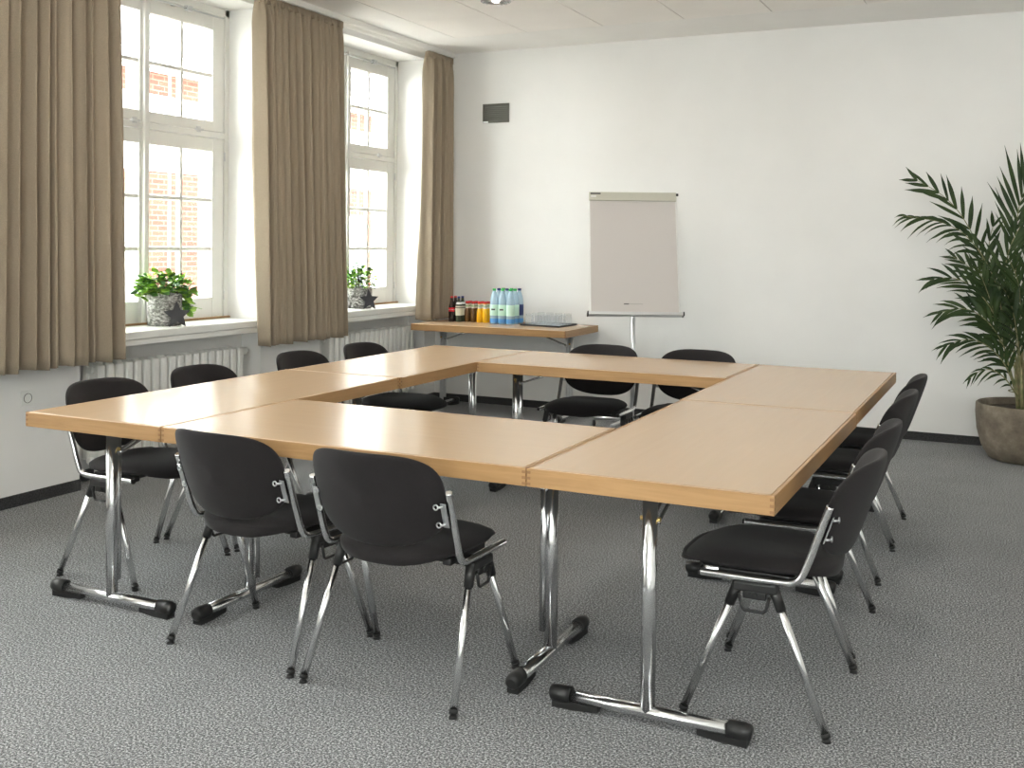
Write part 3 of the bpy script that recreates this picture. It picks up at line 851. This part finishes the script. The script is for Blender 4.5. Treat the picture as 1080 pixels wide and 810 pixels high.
FR = [  # petiole base offset, rachis points, leaflet length, count, droop, facing
    ([(.56, 5.02, .9), (.562, 5.0, 1.35), (.565, 5.0, 1.66), (.60, 4.98, 1.80), (.69, 4.95, 1.98)], .36, 12, .02, (0, -1, .1), .62),
    ([(.42, 5.02, .95), (.40, 5.0, 1.25), (.27, 5.0, 1.58), (.12, 4.98, 1.78), (-.10, 4.95, 1.905)], .23, 10, .05, (.1, -1, .2), .55),
    ([(.50, 4.98, .8), (.47, 4.95, 1.15), (.34, 4.92, 1.42), (.17, 4.90, 1.59), (-.15, 4.86, 1.64)], .21, 17, .55, (0, -1, .9), .42),
    ([(.50, 5.08, .9), (.44, 5.06, 1.25), (.39, 5.05, 1.38), (.40, 5.05, 1.50), (.43, 5.05, 1.62)], .22, 8, .03, (.3, -1, .1), .40),
    ([(.54, 4.98, .9), (.50, 4.95, 1.20), (.50, 4.93, 1.32), (.53, 4.92, 1.45), (.60, 4.90, 1.60)], .25, 11, .08, (0, -1, .1), .42),
    ([(.52, 4.96, .7), (.45, 4.92, .98), (.32, 4.88, 1.16), (.18, 4.85, 1.23), (.04, 4.82, 1.20)], .24, 14, .25, (0, -1, .5), .35),
    ([(.54, 4.94, .6), (.50, 4.88, .80), (.38, 4.82, .97), (.24, 4.80, 1.03), (.10, 4.78, .98)], .23, 14, .30, (0, -1, .7), .30),
    ([(.55, 4.94, .55), (.50, 4.88, .68), (.38, 4.80, .80), (.26, 4.76, .82), (.14, 4.72, .76)], .20, 12, .35, (0, -1, .8), .35),
    ([(.58, 4.92, .45), (.52, 4.86, .56), (.44, 4.82, .62), (.36, 4.80, .61), (.29, 4.78, .54)], .10, 7, .55, (0, -1, .6), .35),
    ([(.60, 4.92, .7), (.56, 4.80, 1.00), (.51, 4.66, 1.16), (.46, 4.54, 1.18)], .26, 13, .25, (0, -.6, 1), .35),
    ([(.66, 4.92, .7), (.68, 4.78, 1.00), (.70, 4.62, 1.18), (.72, 4.48, 1.18)], .26, 13, .25, (0, -.6, 1), .35),
    ([(.72, 5.0, .9), (.76, 4.98, 1.2), (.90, 4.95, 1.42), (1.15, 4.92, 1.48), (1.35, 4.9, 1.40)], .26, 16, .3, (0, -1, .6), .35),
    ([(.70, 5.0, .8), (.80, 4.96, 1.0), (.98, 4.92, 1.12), (1.20, 4.9, 1.06)], .24, 14, .3, (0, -1, .6), .35),
    ([(.72, 5.05, 1.0), (.74, 5.05, 1.5), (.80, 5.06, 1.85), (.95, 5.08, 2.15), (1.15, 5.1, 2.25)], .30, 13, .12, (0, -1, .2), .50),
    ([(.74, 4.96, .55), (.88, 4.9, .74), (1.02, 4.86, .78), (1.18, 4.84, .70)], .18, 11, .35, (0, -1, .8), .35),
    ([(.62, 5.1, 1.0), (.64, 5.15, 1.3), (.70, 5.18, 1.52), (.80, 5.2, 1.68)], .25, 11, .15, (0, -1, .2), .42),
    ([(.56, 5.05, .7), (.50, 5.10, 1.0), (.40, 5.15, 1.16), (.26, 5.2, 1.30), (.16, 5.22, 1.36)], .22, 11, .15, (0, -1, .3), .42),
    ([(.50, 5.0, .7), (.46, 4.96, .92), (.40, 4.90, 1.12), (.34, 4.86, 1.28)], .24, 11, .15, (0, -1, .5), .42),
    ([(.60, 4.96, .8), (.60, 4.92, 1.05), (.58, 4.86, 1.22), (.52, 4.80, 1.36)], .24, 11, .15, (0, -1, .5), .42),
]
rnd = random.Random(4)
for k, (pts, leaf, n_, dr, fc_, st) in enumerate(FR):
    a = rnd.uniform(0, 6.28); rr = rnd.uniform(.01, .07)
    base = V((PX - .02 + rr * math.cos(a), PY + rr * math.sin(a), .33))
    pts = [base, base * .6 + V(pts[0]) * .4 + V((0, 0, .02))] + [V(p) for p in pts]
    mb = frond(pts, leaf, n_, 50 + k, dr, fc_, .0125 if leaf > .15 else .008, st)
    mb.v = [tuple(V(p) - V((PX, PY, .345))) for p in mb.v]
    mesh_obj('frond', mb, [M_palm, M_stem], palm, recalc=False)
for k in range(11):
    a = rnd.uniform(0, 6.28); rr = rnd.uniform(.01, .085)
    b0 = V((-.02 + rr * math.cos(a), rr * math.sin(a), -.02)); h = rnd.uniform(.28, .5)
    t1 = V((b0.x * 1.5, b0.y * 1.5, h))
    mesh_obj('stem', MB().tube([b0, (b0 + t1) / 2 + V((rnd.uniform(-.01, .01), 0, 0)), t1], [.015, .012, .007], 8), M_stem, palm)
tie = [(-.02 + .10 * math.cos(2 * PI * k / 24), .10 * math.sin(2 * PI * k / 24), .115) for k in range(25)]
mesh_obj('tie', MB().tube(tie, .003, 6, caps=False), M_stem, palm)

# ------------------------------------------------------------------ plants on the window sills
def sill_plant(x, y, pr_, ph_, leaves, spread, hmax, lsz, seed, plabel, llabel, starlabel, star_off, mats, trail):
    z0 = .872
    po = thing('bark_flowerpot', plabel, 'plant pot', (x, y, z0))
    rnd = random.Random(seed)
    n = 40; prof = [(0, 0), (pr_ * .93, 0), (pr_, .01), (pr_ * 1.0, ph_ * .5), (pr_ * 1.02, ph_ - .006), (pr_ * 1.0, ph_), (pr_ * .9, ph_), (pr_ * .88, ph_ - .03)]
    b_ = MB().lathe(prof, n=n)
    b_.v = [(p[0] * (1 + rnd.uniform(-.02, .02)), p[1] * (1 + rnd.uniform(-.02, .02)), p[2] + (rnd.uniform(-.003, .005) if p[2] > ph_ * .9 else 0)) for p in b_.v]
    mesh_obj('body', b_, M_bark, po)
    mesh_obj('soil', MB().lathe([(pr_ * .9, ph_ - .025), (0, ph_ - .02)], n=20), M_soil, po)
    pl = thing('potted_plant', llabel, 'plant', (x, y, z0 + ph_ - .02))
    st = MB(); lv = MB()
    for k in range(leaves):
        a = rnd.uniform(0, 2 * PI); el = rnd.random() ** .7
        r_ = spread * (.25 + .75 * rnd.random() ** .6)
        tip = V((r_ * math.cos(a) * .62, r_ * math.sin(a), hmax * (.15 + .85 * rnd.random()) * (1 - .5 * (r_ / spread) ** 2)))
        if trail and math.sin(a) > .45 and rnd.random() < .6:
            tip = V((abs(tip.x) * .6 + .04, tip.y * 1.08, rnd.uniform(-.10, .05)))
        mid = V((tip.x * .45, tip.y * .45, tip.z * .7 + .035))
        if k % 3 == 0: st.tube(smoothed([(0, 0, -.01), mid, tip], 1), .0018, 5)
        for q in range(3):
            c = tip.lerp(mid, q * .28) + V((rnd.uniform(-.02, .02), rnd.uniform(-.02, .02), rnd.uniform(-.015, .02)))
            d = (tip - mid + V((rnd.uniform(-.08, .08), rnd.uniform(-.08, .08), rnd.uniform(-.04, .05)))).normalized()
            w_ = d.cross(V((rnd.uniform(-.6, .6), rnd.uniform(-.6, .6), 1))).normalized(); nn = d.cross(w_)
            s_ = lsz * rnd.uniform(.55, 1.15)
            prof_ = [(0, .05), (.25, .36), (.5, .46), (.75, .34), (1, .02)]
            vs = []
            for (u, w) in prof_:
                e = c + d * s_ * u - nn * .18 * s_ * u * u
                vs += [e + w_ * w * s_, e + nn * .06 * s_, e - w_ * w * s_]
            fs = []
            for u in range(4):
                for z in (0, 1): fs.append([u * 3 + z, u * 3 + z + 1, u * 3 + z + 4, u * 3 + z + 3])
            lv.add(vs, fs, True, 0 if rnd.random() < .6 else 1)
    mesh_obj('foliage', lv, mats, pl, recalc=False); mesh_obj('stems', st, M_twig, pl)
    # star ornament leaning on the pot
    R0, R1_ = .088, .040
    poly = [((R0 if k % 2 == 0 else R1_) * math.sin(PI * k / 5), (R0 if k % 2 == 0 else R1_) * math.cos(PI * k / 5)) for k in range(10)]
    Ms = Matrix.Rotation(star_off[2], 4, 'Z') @ Matrix.Rotation(math.radians(80), 4, 'X')
    sm = MB().prism(poly, -.006, .006, Ms)
    so = tag(mesh_obj('star_ornament', sm, M_slate), starlabel, 'ornament')
    mz = min(v[2] for v in sm.v)
    so.location = (x + star_off[0], y + star_off[1], z0 - mz)
sill_plant(-4.315, 2.225, .106, .205, 120, .21, .17, .055, 5, 'grey bark-covered flowerpot on the near window sill', 'bright green leafy plant with trailing stems on the near window sill',
           'dark star ornament leaning on the flowerpot in the near window', (.138, -.035, math.radians(62)), [M_leafB, M_leafD], True)
sill_plant(-4.31, 4.42, .105, .17, 105, .18, .22, .036, 12, 'grey bark-covered flowerpot on the far window sill', 'small-leaved green plant with reddish tips on the far window sill',
           'dark star ornament leaning on the flowerpot in the far window', (.134, -.055, math.radians(60)), [M_leafB, M_leafD], False)

# ------------------------------------------------------------------ outside
m = mat('facade_brick', (.3, .12, .08), .9); t, n, l, b = nt(m)
v = coords(t, (1, 1, 1), (0, PI / 2, 0))
sp = n.new('ShaderNodeSeparateXYZ'); tc = n.new('ShaderNodeTexCoord'); l.new(tc.outputs['Object'], sp.inputs[0])
cb = n.new('ShaderNodeCombineXYZ'); l.new(sp.outputs['Y'], cb.inputs['X']); l.new(sp.outputs['Z'], cb.inputs['Y'])
br = n.new('ShaderNodeTexBrick'); l.new(cb.outputs[0], br.inputs['Vector']); br.inputs['Scale'].default_value = 1
br.inputs['Brick Width'].default_value = .24; br.inputs['Row Height'].default_value = .077; br.inputs['Mortar Size'].default_value = .009
br.inputs['Color1'].default_value = (.085, .020, .011, 1); br.inputs['Color2'].default_value = (.125, .036, .020, 1); br.inputs['Mortar'].default_value = (.14, .08, .058, 1)
l.new(br.outputs['Color'], b.inputs['Base Color']); M_brick = m
M_roof = mat('roof_slate', (.07, .075, .085), .7); M_gutter = mat('painted_eaves', (.75, .75, .73), .5); M_yard = mat('yard_paving', (.42, .41, .39), .9)
M_render = wall_mat('pale_render', (.66, .62, .56))
hb = thing('brick_building', 'red brick building with grey roof across the yard, seen through the windows', 'building', (-11.5, 11, -1.0))
w = MB().box((-3, -9, 0), (.5, 11, 4.88)); mesh_obj('facade', w, M_brick, hb)
mesh_obj('render_band', MB().box((.501, -9, 3.42), (.52, 11, 4.55)), M_render, hb)
mesh_obj('gutter', MB().box((.45, -9.1, 4.88), (.72, 11.1, 5.12), .02), M_gutter, hb)
rfm = MB().add([(.75, -9.2, 5.13), (.75, 11.2, 5.13), (-3.2, 11.2, 6.6), (-3.2, -9.2, 6.6), (.75, -9.2, 5.19), (.75, 11.2, 5.19), (-3.2, 11.2, 6.68), (-3.2, -9.2, 6.68)],
               [[0, 1, 2, 3], [4, 5, 6, 7], [0, 1, 5, 4], [1, 2, 6, 5], [2, 3, 7, 6], [3, 0, 4, 7]], False)
mesh_obj('roof', rfm, M_roof, hb)
for yy in (-6.5, -3.5, -.5, 2.5, 5.5):
    wf = mesh_obj('window', MB().box((.50, yy, 1.2), (.54, yy + 1.1, 2.9), .01), M_gutter, hb)
    mesh_obj('pane', MB().box((.541, yy + .08, 1.28), (.545, yy + .52, 2.82)).box((.541, yy + .58, 1.28), (.545, yy + 1.02, 2.82)), mat('dark_pane', (.2, .22, .25), .1), wf)
yd = struct('trim_9', MB().box((-30, -20, -1.2), (XO - .02, 30, -1.0)), M_yard)  # paved yard ground outside the window wall

# ------------------------------------------------------------------ light
W = bpy.data.worlds.new('World'); S.world = W; W.use_nodes = True
bg = W.node_tree.nodes['Background']; bg.inputs[0].default_value = (.965, .965, .975, 1); bg.inputs[1].default_value = 2.0
for (a, b_) in OPEN:
    L = bpy.data.lights.new('window_portal', 'AREA'); L.shape = 'RECTANGLE'; L.size = b_ - a; L.size_y = ZT - ZS
    L.cycles.is_portal = True
    o = bpy.data.objects.new('window_portal', L); COL.objects.link(o)
    o.location = (XO - .02, (a + b_) / 2, (ZS + ZT) / 2)
    o.rotation_euler = Matrix(((0, 0, -1), (1, 0, 0), (0, -1, 0))).to_euler() if False else (0, math.radians(-90), 0)
    L.size, L.size_y = ZT - ZS, b_ - a

for (a, b_) in FILL_WIN:
    L = bpy.data.lights.new('window_portal', 'AREA'); L.shape = 'RECTANGLE'; L.size = b_ - a; L.size_y = ZT - ZS
    L.cycles.is_portal = True
    o = bpy.data.objects.new('window_portal', L); COL.objects.link(o)
    o.location = ((a + b_) / 2, YF - .32, (ZS + ZT) / 2); o.rotation_euler = (math.radians(90), 0, 0)
# ------------------------------------------------------------------ camera
cam = bpy.data.cameras.new('camera'); co = bpy.data.objects.new('camera', cam); COL.objects.link(co)
Rr = V((.90186, .43187, .01154)); Ru = V((-.0197, .01442, .9997)); Rf = V((-.43157, .90182, -.02152))
Mc = Matrix.Identity(4)
for i in range(3):
    Mc[i][0] = Rr[i]; Mc[i][1] = Ru[i]; Mc[i][2] = -Rf[i]
Mc.translation = V((.58811, -2.90534, 1.42105))
co.matrix_world = Mc
cam.sensor_fit = 'HORIZONTAL'; cam.sensor_width = 36; cam.lens = 36 * 1119.15 / 1080
cam.shift_x = 0; cam.shift_y = -(405 - 280.28) / 1080
cam.clip_start = .05; cam.clip_end = 200
S.camera = co
S.view_settings.view_transform = 'Standard'; S.view_settings.look = 'None'
S.view_settings.gamma = 1; S.view_settings.use_curve_mapping = False
S.view_settings.exposure = 3.52
S.cycles.max_bounces = 12; S.cycles.diffuse_bounces = 8; S.cycles.glossy_bounces = 5; S.cycles.transparent_max_bounces = 16
S.cycles.use_denoising = True; S.cycles.sample_clamp_indirect = 10
